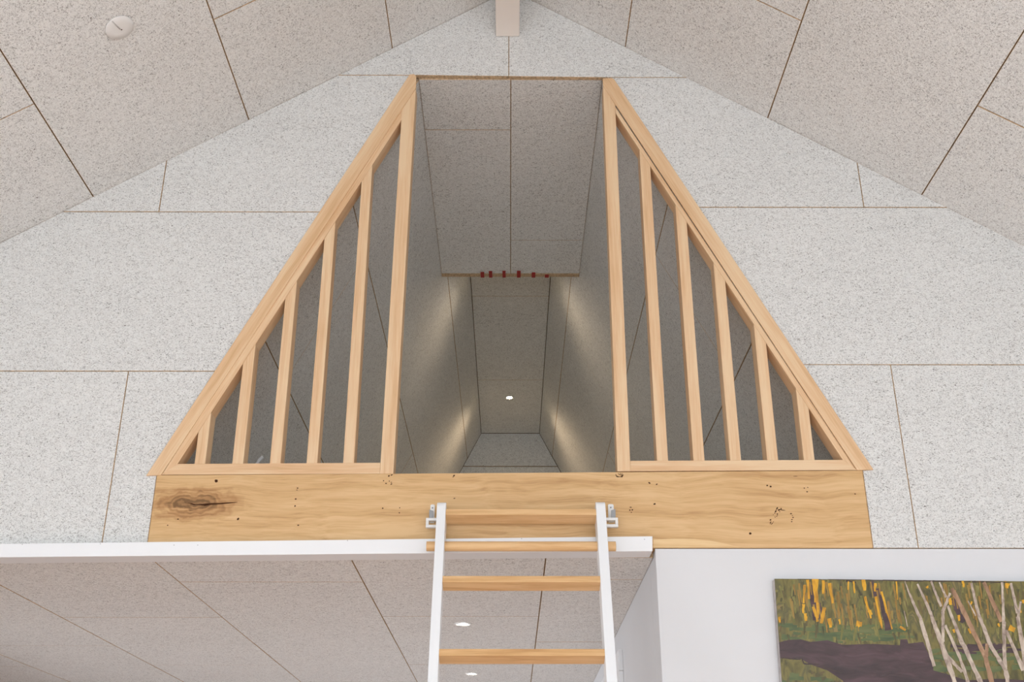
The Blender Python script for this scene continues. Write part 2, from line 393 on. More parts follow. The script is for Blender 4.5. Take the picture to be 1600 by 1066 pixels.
# main ceiling slopes -------------------------------------------------
RA = math.atan(RS)
for sgn in (-1, 1):
    c = empty('ceiling', (sgn * 1.3, 0, roof_z(1.3))); 
    tag(c, 'pinkish grey wood wool ceiling slope on the %s' % ('left with the round cap' if sgn < 0 else 'right, clear of any fitting'), 'ceiling', kind='structure')
    u = Vector((sgn * math.cos(RA), 0, -math.sin(RA)))           # down the slope
    n = Vector((-sgn * math.sin(RA), 0, -math.cos(RA)))          # into the room
    R = Plane((0, D, RIDGE_Z), u, (0, -1, 0), n)
    first = 0.131 * D / math.cos(RA)
    if sgn < 0: marks = [R.px(613, 75)[0], R.px(388.5, 186)[0], R.px(145.6, 307)[0]]; j1 = R.px(365, 16)[1]; j3 = R.px(26, 175)[1]
    else: marks = [R.px(977, 73.5)[0], R.px(1198, 188.6)[0], R.px(1436.3, 310.5)[0]]; j1 = R.px(1215, 15)[1]; j3 = R.px(1565, 183)[1]
    L = EAVE / math.cos(RA); YL = D - REAR_Y
    us = [0] + marks + [marks[2] + 0.6, marks[2] + 1.2]; us = [x for x in us if x < L - .05] + [L]
    joints = {0: [j3 + 1.2], 1: [j1], 2: [j3 + 0.9], 3: [j3], 4: [j1 + .3], 5: [j3]}
    for i in range(len(us) - 1):
        vs = [-.014] + sorted(set([q for k in range(4) for q in [joints.get(i, [1.2])[0] + 2.4 * k] if 0.05 < q < YL])) + [YL]
        for a, b2 in zip(vs, vs[1:]):
            panel(R, rect(us[i], us[i + 1], a, b2), c, gap=0.0012)
    v = [R.w((0, -.16), -.0255), R.w((L, -.16), -.0255), R.w((L, YL), -.0255), R.w((0, YL), -.0255)]
    v += [p + n * -0.1 for p in v[:4]]
    o = mesh_from('backing', v, [(0, 1, 2, 3), (7, 6, 5, 4), (0, 4, 5, 1), (1, 5, 6, 2), (2, 6, 7, 3), (3, 7, 4, 0)], M_JOINT); keep(o, c)
    if sgn < 0:
        RL = R
RB_Z = CAM_Z + 0.8324 * D
x0, x1 = G(775, 57)[0], G(811.5, 57)[0]
rb = box('ridge_beam', x0, x1, REAR_Y, D - 0.002, RB_Z, RIDGE_Z - (x1 - x0) / 2 * RS - 0.004, M_CREAM, None, 0.002)
tag(rb, 'cream painted ridge beam running along the peak of the ceiling', 'beam')

# loft shell -----------------------------------------------------------
LU = math.sqrt(1 + LS * LS)
FLOOR_L = BEAM_T - 0.003
for sgn in (-1, 1):
    c = empty('ceiling', (sgn * loft_x(3.2), D + 2.0, 3.2))
    tag(c, 'shaded wood wool slope inside the loft on the %s, behind the slats' % ('left' if sgn < 0 else 'right'), 'ceiling', kind='structure')
    top = (sgn * loft_x(Z2), D + 0.026, Z2)
    down = Vector((sgn * LS, 0, -1)) / LU
    nrm = Vector((-sgn, 0, -LS)) / LU
    Q = Plane(top, (0, 1, 0), down, nrm)
    Lv = (Z2 - FLOOR_L + .0) * LU; Yl = LOFT_BACK - D - 0.026
    if sgn < 0: s3, s2, s1 = Q.px(699.6, 433)[1], Q.px(594.8, 499)[1], Q.px(440, 587)[1]; cj = {1: [], 2: [Q.px(554, 426)[0]], 3: []}
    else: s3, s2, s1 = Q.px(892.5, 433)[1], Q.px(1008, 465)[1], Q.px(1146, 597)[1]; cj = {1: [Q.px(930, 590)[0]], 2: [Q.px(1041, 423)[0]], 3: []}
    vs = [0.0, s3, s2, s1, Lv]
    for i in range(4):
        cc = sorted(x for k in (-1, 0, 1) for x in [q + 2.4 * k for q in cj.get(i, [])] if 0.05 < x < Yl - .05)
        e = [0.0] + cc + [Yl]
        for a, b2 in zip(e, e[1:]):
            panel(Q, rect(a - .0008, b2 + .0008, vs[i], vs[i + 1]), c, gap=0.0015)
    v = [Q.w(p, -.0255) for p in rect(-0.0, Yl, -.05, Lv)]
    v += [p - nrm * 0.06 for p in v]
    o = mesh_from('backing', v, [(0, 1, 2, 3), (7, 6, 5, 4), (0, 4, 5, 1), (1, 5, 6, 2), (2, 6, 7, 3), (3, 7, 4, 0)], M_JOINT); keep(o, c)
# near loft ceiling
c = empty('ceiling', (0, D + 0.8, Z1)); tag(c, 'flat wood wool loft ceiling just behind the opening, red strips at its far edge', 'ceiling', kind='structure')
C1 = Plane((0, D + .001, Z1), (1, 0, 0), (0, 1, 0), (0, 0, -1))
C1.o = Vector((0, 0, Z1 - 0.000))
xm = C1.px(798, 250)[0]
ya = C1.px(730, 203)[1]; yb = C1.px(850, 375.5)[1]; y0 = D + 0.0175
XX = XT - 0.002
panel(C1, rect(-XX, xm, y0, ya), c, gap=.0008); panel(C1, rect(-XX, xm, ya, C1_BACK), c, gap=.0008)
panel(C1, rect(xm, XX, y0, yb), c, gap=.0008); panel(C1, rect(xm, XX, yb, C1_BACK), c, gap=.0008)
box('backing', -loft_x(Z1 + .03) + .004, loft_x(Z1 + .03) - .004, D + 0.03, C1_BACK, Z1 + 0.0255, Z1 + 0.10, M_JOINT, c)
box('edge_batten', -XX, XX, C1_BACK + .0005, C1_END, Z1 - 0.002, Z1 + 0.10, M_EDGE, c, 0.001)
# far, higher loft ceiling
c = empty('ceiling', (0, D + 3, Z2)); tag(c, 'narrow higher loft ceiling at the back with the glowing downlight', 'ceiling', kind='structure')
C2 = Plane((0, 0, Z2), (1, 0, 0), (0, 1, 0), (0, 0, -1))
X2 = loft_x(Z2) - 0.0005
yj = [C1_END + .001, C2.px(797, 463)[1], C2.px(797, 594)[1], LOFT_BACK]
for a, b2 in zip(yj, yj[1:]): panel(C2, rect(-X2, X2, a, b2), c, gap=0.001)
box('backing', -X2 - .02, X2 + .02, C1_END + .001, LOFT_BACK, Z2 + 0.0255, Z2 + 0.08, M_JOINT, c)
# loft back wall
c = empty('wall_loft_back', (0, LOFT_BACK, 3)); tag(c, 'small dark wood wool end wall deep inside the loft', 'wall', kind='structure')
LBk = Plane((0, LOFT_BACK, 0), (1, 0, 0), (0, 0, 1), (0, -1, 0))
zj = [FLOOR_L + .001, Z2 - 0.077 * D - 0.6, LBk.px(797, 729)[1], Z2]
for a, b2 in zip(zj, zj[1:]):
    panel(LBk, [(-loft_x(a), a), (loft_x(a), a), (loft_x(b2), b2), (-loft_x(b2), b2)], c, gap=0.002)
box('backing', -loft_x(FLOOR_L) - .1, loft_x(FLOOR_L) + .1, LOFT_BACK + .026, LOFT_BACK + 0.1, FLOOR_L, Z2 + .08, M_JOINT, c)
lf = box('floor', -loft_x(FLOOR_L) - .02, loft_x(FLOOR_L) + .02, D + 0.121, LOFT_BACK + .02, FLOOR_L - 0.022, FLOOR_L, M_LFLOOR)
tag(lf, 'wooden floor of the loft behind the oak beam', 'floor', kind='structure')

# lower ceiling --------------------------------------------------------
c = empty('ceiling', (-1, D + 2, LOW_Z)); tag(c, 'low flat wood wool ceiling under the loft with two lit downlights', 'ceiling', kind='structure')
CL = Plane((0, 0, LOW_Z), (1, 0, 0), (0, 1, 0), (0, 0, -1))
xs = [CL.px(853.7 - 12, 960)[0], CL.px(652 - 57.0, 961)[0], CL.px(345, 962)[0], CL.px(90.5, 962)[0], CL.px(105, 1066)[0]]
s = (CL.px(841, 960)[0] - CL.px(90.5, 962)[0]) / 3
xE = CL.px(841.5, 966)[0]; xB = CL.px(595, 960)[0]; xA = CL.px(345, 963)[0]; xC = CL.px(90.5, 962)[0]; xD_ = xC - 0.6; xF = xD_ - 0.6; 
cols = [(xE, RW), (xB, xE), (xA, xB), (xC, xA), (xD_, xC), (xF, xD_), (-EAVE, xF)]
j = [CL.px(985, 906)[1], CL.px(640, 963.3)[1], CL.px(430, 909.5)[1], CL.px(230, 965)[1], CL.px(90, 1009)[1] - 0.0, CL.px(90, 1009)[1] + .6, CL.px(90, 1009)[1]]
yF = D + 0.045
for (a, b2), q in zip(cols, j):
    jj = sorted(y for k in range(-2, 8) for y in [q + 1.2 * k] if yF + .08 < y < BEY - .05)
    e = [yF] + jj + [BEY]
    for y0_, y1_ in zip(e, e[1:]): panel(CL, rect(a, b2, y0_, y1_), c, gap=0.0011)
box('backing', -EAVE, RW, yF, BEY, LOW_Z + 0.0255, LOW_Z + 0.14, M_JOINT, c)

# white walls, floor, outer walls ---------------------------------------
wz = B - 0.002
door_y0, door_y1, door_z = 4.62, 5.42, 2.10
# wall under the beam on the right: front leg and return face with a doorway
wr = box('wall_right', RW, EAVE, D - 0.004, D + 0.14, 0, wz, M_WHITE, None, 0.002); tag(wr, 'white painted wall under the oak beam behind the painting', 'wall', kind='structure')
boxes_l = [(RW, RW + .12, D + .14, door_y0, 0, LOW_Z), (RW, RW + .12, door_y1, BEY, 0, LOW_Z), (RW, RW + .12, door_y0, door_y1, door_z, LOW_Z)]
wi = boxes('wall_inner', boxes_l, M_WHITE); tag(wi, 'white side wall running back under the loft', 'wall', kind='structure')
dr = empty('door_1', (RW, (door_y0 + door_y1) / 2, 0)); tag(dr, 'white door and casing in the side wall under the loft', 'door', kind='structure')
box('door_leaf', RW + .03, RW + .07, door_y0 + .003, door_y1 - .003, 0.005, door_z - .003, M_TRIMW, dr)
for a, b2 in ((door_y0 - .12, door_y0 + .0), (door_y1, door_y1 + .12)): box('casing', RW - .018, RW, a, b2, 0, door_z + .0, M_TRIMW, dr, .002)
box('casing', RW - .018, RW, door_y0 - .12, door_y1 + .12, door_z + .001, door_z + .08, M_TRIMW, dr, .002)
fl = box('floor', -EAVE - .2, EAVE + .2, REAR_Y - .1, BEY + .1, -.1, 0, M_FLOOR); tag(fl, 'warm wooden floor of the room', 'floor', kind='structure')
# side walls with a low window band (behind and beside the camera)
def side_wall(sx, name, label):
    x0, x1 = (sx * EAVE, sx * (EAVE + .15)); x0, x1 = min(x0, x1), max(x0, x1); h = roof_z(EAVE) + .02
    lst = [(x0, x1, REAR_Y, -2.4, 0, h), (x0, x1, 1.2, 4.1 if sx < 0 else BEY, 0, h), (x0, x1, -2.4, 1.2, 0, .15), (x0, x1, -2.4, 1.2, 2.05, h)]
    if sx < 0: lst += [(x0, x1, 4.1, 8.5, 0, .15), (x0, x1, 4.1, 8.5, 2.05, h), (x0, x1, 8.5, BEY, 0, h)]
    tag(boxes(name, lst, M_WHITE), label, 'wall', kind='structure')
side_wall(-1, 'wall_left', 'white eaves wall on the left with low windows'); side_wall(1, 'wall_east', 'white eaves wall on the far right with a low window')
def window(name, label, axis, pos, a0, a1, z0, z1, nm):
    r = empty(name, (pos if axis == 'x' else (a0 + a1) / 2, pos if axis == 'y' else (a0 + a1) / 2, z0)); tag(r, label, 'window', kind='structure')
    t = .06; fr = [(a0, a1, z0, z0 + t), (a0, a1, z1 - t, z1)] + [(a0 + (a1 - a0 - t) * k / nm, a0 + (a1 - a0 - t) * k / nm + t, z0 + t, z1 - t) for k in range(nm + 1)]
    for (p, q, r0, r1) in fr:
        if axis == 'x': box('window_frame', pos - .03, pos + .03, p, q, r0, r1, M_TRIMW, r)
        else: box('window_frame', p, q, pos - .03, pos + .03, r0, r1, M_TRIMW, r)
    if axis == 'x': box('pane', pos - .004, pos + .004, a0 + t, a1 - t, z0 + t, z1 - t, M_GLASS, r)
    else: box('pane', a0 + t, a1 - t, pos - .004, pos + .004, z0 + t, z1 - t, M_GLASS, r)
window('window_1', 'wide low window in the left wall beside the camera', 'x', -EAVE - .08, -2.4, 1.2, .15, 2.05, 3)
window('window_2', 'wide low window in the right wall beside the camera', 'x', EAVE + .08, -2.4, 1.2, .15, 2.05, 3)
window('window_added_3', 'unseen wide low window added left to light the space under the loft', 'x', -EAVE - .08, 4.1, 8.5, .15, 2.05, 4)  # window made up to bring light in under the loft
window('window_4', 'large rear window behind the camera', 'y', REAR_Y - .08, -2.3, 2.3, .2, 2.5, 4)
tag(prism('wall_rear', [(-EAVE, 2.5), (EAVE, 2.5), (EAVE, roof_z(EAVE)), (0, RIDGE_Z), (-EAVE, roof_z(EAVE))], REAR_Y - .15, REAR_Y, M_WHITE, None, 0), 'white rear gable above the large window', 'wall', kind='structure')
tag(boxes('wall_rear', [(-EAVE, -2.3, REAR_Y - .15, REAR_Y, 0, 2.5), (2.3, EAVE, REAR_Y - .15, REAR_Y, 0, 2.5), (-2.3, 2.3, REAR_Y - .15, REAR_Y, 0, .2)], M_WHITE), 'white rear wall beside the large window', 'wall', kind='structure')
tag(box('wall_far', -EAVE, RW, BEY, BEY + .12, 0, LOW_Z + .1, M_WHITE), 'white far wall of the space under the loft', 'wall', kind='structure')

# white edge board in front of the lower ceiling
YT = D - 0.035
t = [G(-900, 856.8, YT), G(-900, 877, YT), G(1019.5, 861.5, YT), G(1019.5, 838, YT)]
t[0] = (-EAVE, t[0][1]) if t[0][0] < -EAVE else t[0]; t[1] = (-EAVE, t[1][1]) if t[1][0] < -EAVE else t[1]
tr = prism('trim_1', t, YT, D + 0.044, M_TRIMW, None, 0.0015); tag(tr, 'long white edge board between the oak beam and the low ceiling', 'trim', kind='structure')
# a grid of tiny nail marks on the edge board
v = []; f = []
for (px, py) in ((35, 851), (157, 850), (272, 852), (309, 852), (543, 845), (815, 842), (1007, 843)):
    x, z = G(px, py, YT); b0 = len(v); 
    for k in range(8): v.append((x + .0014 * math.cos(k * .785), YT - .0003, z + .0014 * math.sin(k * .785)))
    f.append(tuple(range(b0, b0 + 8)))
nm = mesh_from('nail_mark', v, f, M_METAL, None); nm.parent = tr; nm['kind'] = 'stuff'

# ------------------------------------------------------------------ oak beam
bp_ = [bl0, (bl1[0], B - .0), (br1[0], B), br0]
bt_l = G(243, 743.2); bt_r = G(1348.5, 735.7)
beam = empty('oak_beam', (0, D, B)); tag(beam, 'broad oak beam with a big knot at its left end below the loft opening', 'beam')
xl, xr = (bl0[0] + bl1[0]) / 2 + .001, (br0[0] + br1[0]) / 2 - .001
beam_body = prism('beam_body', [(xl, LOW_Z + .008 if False else B), (xr, B), (xr, bt_r[1]), (xl, bt_l[1])], D - 0.004, D + 0.12, M_OAK, beam, 0.002)
YB = D - 0.004
def blob(lst, y, mat, name, parent, h=0.0004):
    v = []; f = []
    for (px, py, rx, rz, a) in lst:
        x, z = G(px, py, y); k0 = len(v); n = 9
        for k in range(n):
            g = 2 * math.pi * k / n; rr = random.uniform(.75, 1.15)
            dx, dz = rx * rr * math.cos(g), rz * rr * math.sin(g)
            v.append((x + dx * math.cos(a) - dz * math.sin(a), y - h, z + dx * math.sin(a) + dz * math.cos(a)))
        f.append(tuple(range(k0, k0 + n)))
    o = mesh_from(name, v, f, mat); keep(o, parent); o['kind'] = 'stuff'; return o
mm = 0.001
pins = [(338, 752, 5, 6, .9), (465, 763, 3, 2, 0), (464, 766, 2.5, 1.2, 0), (462, 780, 3, 2.5, 0), (461, 791, 2.5, 2.5, 0), (372, 811, 5, 3.4, .7), (466, 821, 3, 2, 0),
        (278, 811.5, 3, 2, 0), (262, 821, 2.4, 2, 0), (607.5, 744, 3, 3, .6), (612, 742.5, 3.5, 2, .4), (599.4, 751.5, 2, 2, 0), (603.2, 755.7, 3, 2, 0), (608.3, 752, 2, 2, 0), (611.5, 756.6, 3.6, 2, .5),
        (611.5, 754, 2.4, 1.2, .3), (598, 794.6, 2.6, 2.2, 0), (624.6, 793.7, 1.9, 1.9, 0), (624, 801.5, 2.2, 1.9, 0), (709.3, 743.6, 4, 2.8, .4), (708, 745.7, 3, 1.4, 0), (710, 779, 3, 1.4, .2),
        (1022.8, 787.7, 4, 2.6, .3), (1014.8, 755, 4, 2.4, -.6), (1026, 757, 3.5, 2, .5), (1198.6, 758.8, 2.6, 2.6, .6), (1204, 760.5, 3.6, 3, .3), (1172.4, 834, 4.2, 4, 0),
        (1256.5, 763, 2.4, 2, 0), (1261, 768.7, 3, 2, 0), (1262, 762, 2, 1.6, 0), (1336, 772, 2.6, 2, 0), (1242.5, 744.4, 9, .8, 0), (984.2, 797.4, 2.4, 2.4, 0), (988, 797, 2.4, 2.4, 0), (985.5, 793, 4, 1.6, 0), (986.5, 801, 2, 1.4, 0)]
for k in range(24):
    t_ = random.random(); pins.append((1217 - 15 * t_ + random.uniform(-4, 4), 794 + 26 * t_ + random.uniform(-3, 3), random.uniform(1.2, 3.6), random.uniform(1, 2.2), .6))
pins += [(1236, 803, 3, 2, 0), (1238, 806, 2, 1.4, 0), (1239, 809, 3, 1.6, .2), (1237.5, 812, 3, 1.6, .2), (1237, 815.5, 2.4, 1.8, 0), (1221, 797, 12, 1.3, -.15)]
for a in (-1.2, -.7, -.3, .3, .7, 1.1, 1.6, 2.0, 2.5): pins.append((968 + 5 * math.sin(a * 1.3), 743 + 2 * math.cos(a), 6.5, 1.1, a))
blob([(a, b, c * mm, d * mm, e) for a, b, c, d, e in pins], YB, M_DARKPIT, 'pin_knot', beam)
# the long check through the big knot
v = []; f = []
top = [(285, 785.5), (300, 786.5), (306, 788.5), (318, 787.5), (328, 786.5), (345, 786), (358, 785.2), (371, 784.6)]
bot = [(371, 785.2), (358, 787.0), (345, 788.2), (330, 789), (320, 791), (312, 789.5), (303, 789.5), (296, 787.2)]
for p in top + bot: x, z = G(p[0], p[1], YB); v.append((x, YB - .0004, z))
crack = mesh_from('knot_check', v, [tuple(range(len(v)))], M_DARKPIT); keep(crack, beam)
v = []
arc = [(1021, 843.5), (1050, 842), (1085, 842.5), (1110, 845.5), (1135, 850), (1155, 855), (1155, 856.5), (1021, 857)]
for p in arc: x, z = G(p[0], p[1], YB); v.append((x, YB - .0003, max(z, B + .0005)))
sap = mesh_from('sapwood_edge', v, [tuple(range(len(v)))], M_SAP); keep(sap, beam); sap['label'] = 'pale sapwood strip along the bottom edge'

# ------------------------------------------------------------------ slatted screens
def interp_x(z, a, b): return a[0] + (b[0] - a[0]) * (z - a[1]) / (b[1] - a[1])
def interp_z(x, a, b): return a[1] + (b[1] - a[1]) * (x - a[0]) / (b[0] - a[0])
def screen(side):
    YC = D - 0.0075; YF = D - 0.003; DEP = 0.060
    e = empty('slatted_screen', (side * 0.8, D, BEAM_T))
    tag(e, ('left' if side < 0 else 'right') + '-hand triangular screen of vertical wooden slats standing on the oak beam', 'screen', 'triangular slatted screens flanking the loft opening')
    ms = M_FR if side < 0 else M_FR2
    if side < 0:
        cas = [(228, 743.4), (251, 742.4), (650, 137.5), (650.5, 119), (647, 115.5), (640, 116)]
        ri0, ri1 = (277.4, 725), (628.3, 186); ro0, ro1 = (251, 742), (650, 137.5)
        br = [(251, 742), (277.4, 725), (594.3, 723.2), (593.6, 740.3)]
        post = [(593.6, 740.6), (594.6, 723), (628.3, 165), (650, 137.5), (614.6, 740.4)]
        slats = [(303.8, 320.4), (362.6, 379.8), (421.4, 438.2), (478.8, 495.6), (536, 553)]; yb = lambda x: 725 - 1.8 * (x - 277) / 317
    else:
        cas = [(1365, 734), (1339.5, 734.6), (942, 133), (941.8, 122), (956, 121.6), (960, 124)]
        ri0, ri1 = (1316.6, 718.6), (962.5, 177.7); ro0, ro1 = (1339.5, 734.6), (942, 133)
        br = [(1339.5, 734.6), (1316.6, 718.6), (984.8, 720.2), (985, 736.4)]
        post = [(985.2, 736.5), (984.6, 720), (961.4, 164), (942, 133), (964.6, 736.8)]
        slats = [(1026.6, 1044), (1083.6, 1101), (1141, 1158.2), (1198.8, 1216), (1256.2, 1273)]; yb = lambda x: 720.2 - 1.6 * (x - 985) / 331
    prism('casing', [G(*p, YC) for p in cas], YC, D + 0.0, ms, e, .0015)
    # sloped rail between casing and slats
    k = -1.7 * side
    prism('sloped_rail', [G(ro0[0] + k, ro0[1], YF), G(*ri0, YF), G(*ri1, YF), G(post[2][0], post[2][1] + 2.4, YF)], YF, YF + DEP, ms, e, .0012)
    zb = min(G(*br[0], YF)[1], G(*br[3], YF)[1])
    prism('bottom_rail', [G(*p, YF) for p in br], YF - .0005, YF + DEP + .0005, M_FH, e, .0012)
    prism('post', [G(*p, YF) for p in post], YF - .001, YF + DEP + .001, M_FV, e, .0012)
    a, b = G(*ri0, YF), G(*ri1, YF)
    for (p, q) in slats:
        xa_, z0_ = G(p, yb(p), YF); xb_, z1_ = G(q, yb(q), YF)
        prism('slat', [(xa_, z0_), (xb_, z1_), (xb_, interp_z(xb_, a, b)), (xa_, interp_z(xa_, a, b))], YF + .0006, YF + DEP - .0006, M_FV, e, .001)
screen(-1); screen(1)

# ------------------------------------------------------------------ ladder
ZL = lambda z: 3.29 - (0.98 - z) * (0.183 / 0.56)   # y of the stiles' front at height z above the camera
lad = empty('loft_ladder', (0, ZL(-CAM_Z), 0))
tag(lad, 'white loft ladder with oak rungs hooked on the oak beam', 'ladder')
def on_ladder(px, py, off=0.0):      # point on the front plane of the ladder
    n = Vector((0, 1, -0.183 / 0.56)).normalized()
    return hit(px, py, Vector((0, 3.29, CAM_Z + 0.98)) + n * off, n)
ld = Vector((0, 0.183 / 0.56, 1)).normalized(); ln = Vector((0, 1, -0.183 / 0.56)).normalized()
topc = on_ladder(690, 780)
def stile(pxl, pxr, y, pxl2, pxr2, y2):
    a, b = on_ladder(pxl, y), on_ladder(pxr, y); a2, b2 = on_ladder(pxl2, y2), on_ladder(pxr2, y2)
    x0 = (a.x + a2.x) / 2; x1 = (b.x + b2.x) / 2
    top = a; L = (top.z - 0.0) / ld.z; dpt = 0.068
    prof = [(0, 0.008), (0, 0.0)]
    # side outline (s down the ladder from top, d depth) with rounded top corners
    r = 0.022; out = []
    for k in range(7):
        g = math.pi / 2 * k / 6; out.append((r - r * math.sin(g), r - r * math.cos(g)))     # (s, d) front corner
    out = [(r - r * math.cos(g * math.pi / 12), r - r * math.sin(g * math.pi / 12)) for g in range(7)]
    pts = [(r, 0.0)] + [(r - r * math.sin(g * math.pi / 12), r - r * math.cos(g * math.pi / 12)) for g in range(1, 7)]
    pts += [(r - r * math.cos(g * math.pi / 12), dpt - r + r * math.sin(g * math.pi / 12)) for g in range(0, 7)]
    pts += [(L + dpt * .327, dpt), (L, 0.0)]
    n = len(pts); v = []
    for x in (x0, x1):
        for s_, d_ in pts: v.append(Vector((x, top.y, top.z)) - ld * s_ + ln * d_)
    f = [tuple(range(n)), tuple(range(2 * n - 1, n - 1, -1))] + [(i, i + n, (i + 1) % n + n, (i + 1) % n) for i in range(n)]
    o = mesh_from('stile', v, f, M_TRIMW); keep(o, lad); bevel(o, .0015); return x0, x1
lx0, lx1 = stile(683.5, 696.5, 781, 667.5, 684.5, 1066)
rx0, rx1 = stile(933.5, 946.5, 780.5, 944.5, 963.5, 1066)
def rung_at(py_top, py_mid, py_bot, xw=None):
    """horizontal tread: front face between py_top and py_mid, underside to py_bot"""
    p = on_ladder(815, py_top, 0.004); q = hit(815, py_mid, p, (0, 1, 0)); hgt = p.z - q.z
    r_ = hit(815, py_bot, q, (0, 0, 1)); dep = r_.y - q.y
    return p.y, p.z, hgt, dep
rz = []
for (a, b, c_) in ((795.5, 804.5, 815.5), (900, 909.5, 923), (1014, 1025, 1036.5)):
    y, z, h, d = rung_at(a, b, c_); rz.append((y, z, h, d))
dstep = rz[2][1] - rz[1][1]
h = sum(r[2] for r in rz) / 3; d = min(max(sum(r[3] for r in rz) / 3, 0.035), 0.062)
RUNGS = [(r[0], r[1]) for r in rz]
z = rz[2][1]; 
while z + dstep > 0.15:
    z += dstep; RUNGS.append((ZL(z - CAM_Z) + .004, z))
RH, RD = 0.0205, 0.050               # section of a rung, set square to the stiles
for (y, z) in RUNGS:
    o0 = Vector((0, y, z)); q = [o0, o0 - ld * RH, o0 - ld * RH + ln * RD, o0 + ln * RD]
    v = [Vector((x, p.y, p.z)) for x in (lx1 - .006, rx0 + .006) for p in q]
    o = mesh_from('rung', v, [(0, 1, 2, 3), (7, 6, 5, 4)] + [(i, i + 4, (i + 1) % 4 + 4, (i + 1) % 4) for i in range(4)], M_RUNG); keep(o, lad); bevel(o, .0015)
# round rod through both stiles
rp = on_ladder(815, 854, 0.040); rr = 0.0145
xl_, xr_ = hit(666.5, 855, rp, (0, 1, 0)).x, hit(962, 853.5, rp, (0, 1, 0)).x
tube('rod', [(xl_, rp.y, rp.z), (xl_ + .002, rp.y, rp.z), (xr_ - .002, rp.y, rp.z), (xr_, rp.y, rp.z)], rr, M_RUNG, lad, 24)
# catch loops on the ladder and hooks on the beam
def frame_loop(name, x0, x1, z0, z1, y0, y1, w_, mat, parent, open_side):
    lst = [(x0, x1, y0, y1, z0, z0 + w_), (x0, x1, y0, y1, z1 - w_, z1)]
    lst += [(x0, x0 + w_, y0, y1, z0 + w_, z1 - w_)] if open_side > 0 else [(x1 - w_, x1, y0, y1, z0 + w_, z1 - w_)]
    o = boxes(name, lst, mat, parent); bevel(o, .001); return o
YH = D - 0.034
for side in (-1, 1):
    if side < 0: p0, p1 = G(665.5, 826, YH), G(684, 811, YH); q0, q1 = G(672, 812, YB), G(679.5, 789, YB); tx = G(675, 805, YB)[0]
    else: p0, p1 = G(946, 825, YH), G(965, 810.5, YH); q0, q1 = G(950.5, 811, YB), G(958.5, 788.5, YB); tx = G(957, 805, YB)[0]
    x0_, x1_ = (p0[0], p1[0] + .004) if side < 0 else (p0[0] - .004, p1[0])
    frame_loop('catch_loop', x0_, x1_, p0[1], p1[1], YH - .012, YH + .004, 0.0085, M_STEEL, lad, 1 if side < 0 else -1)
    hk = empty('ladder_hook', ((q0[0] + q1[0]) / 2, YB, q0[1]))
    tag(hk, 'small white wall hook with a grey tab on the beam, %s of the ladder' % ('left' if side < 0 else 'right'), 'hook', 'ladder hooks on the oak beam')
    prism('hook_plate', [(q0[0], q0[1] - .012), (q1[0], q0[1] - .012), (q1[0], q1[1] - .003), (q1[0] - .003, q1[1]), (q0[0] + .003, q1[1]), (q0[0], q1[1] - .003)], YB - .004, YB, M_STEEL, hk, .0006)
    prism('hook_tab', [(tx - .0065, q0[1] - .004), (tx + .0065, q0[1] - .004), (tx + .0065, q0[1] + .018 + .004 * (side > 0)), (tx - .0065, q0[1] + .022 - .004 * (side > 0))], YH - .003, YH + .001, M_METAL, hk, .0005)
    box('hook_arm', tx - .0065, tx + .0065, YH, YB - .003, q0[1] - .006, q0[1] - .002, M_METAL, hk, .0005)
    lathe('screw', [(0.0026, 0), (0.0022, .001), (0.0004, .0014)], M_METAL, 10, Matrix.Translation(((q0[0] + q1[0]) / 2, YB - .004, q1[1] - .011)) @ Matrix.Rotation(math.pi / 2, 4, 'X'), hk)

# ------------------------------------------------------------------ downlights
def downlight(name_label, px, py, zc, plane, r, mat, warm, energy, cone, loc=None, group=None, lr=.66):
    p = Vector(loc) if loc else hit(px, py, (0, 0, zc), (0, 0, 1))
    e = empty('downlight', (p.x, p.y, zc)); tag(e, name_label, 'downlight', group)
    T = Matrix.Translation((p.x, p.y, zc - 0.0))
    lathe('ring', [(r * .72, -.001), (r * .74, -.004), (r * .95, -.0055), (r, -.002), (r, 0.0), (r * .72, 0.0)], M_STEEL, 36, T, e)
    lathe('reflector', [(r * .72, -.001), (r * lr, -.0021), (r * lr, 0.0), (r * .72, 0.0)], M_METAL, 30, T, e)
    lathe('lamp', [(r * lr, -.0022), (r * lr * .9, -.0035), (r * lr * .5, -.0044), (0.001, -.0046)], mat, 30, T, e)
    l = bpy.data.lights.new('spot', 'SPOT'); l.energy = energy; l.color = warm; l.spot_size = math.radians(cone); l.spot_blend = .8; l.shadow_soft_size = .02
    o = bpy.data.objects.new('lamp_beam', l); COL.objects.link(o); o.location = (0, 0, -.02); o.parent = e
    return e
downlight('round downlight glowing in the low ceiling, seen between the second and third rungs', 723.5, 974.5, LOW_Z, None, .034, M_BULB, (1, .88, .7), 5, 110, group='downlights in the low ceiling', lr=.48)
downlight('round downlight glowing in the low ceiling, seen below the third rung', 737.5, 1052.5, LOW_Z, None, .034, M_BULB, (1, .88, .7), 5, 110, group='downlights in the low ceiling', lr=.48)
downlight('small warm downlight glowing at the far end of the loft ceiling', 796, 621, Z2, None, .028, M_BULBW, (1, .74, .48), 13, 150, group='downlights in the loft')
downlight('warm downlight hidden behind the lip of the nearer loft ceiling', 0, 0, Z2, None, .028, M_BULBW, (1, .78, .54), 7, 150, loc=(0, D * 1.588, Z2), group='downlights in the loft')

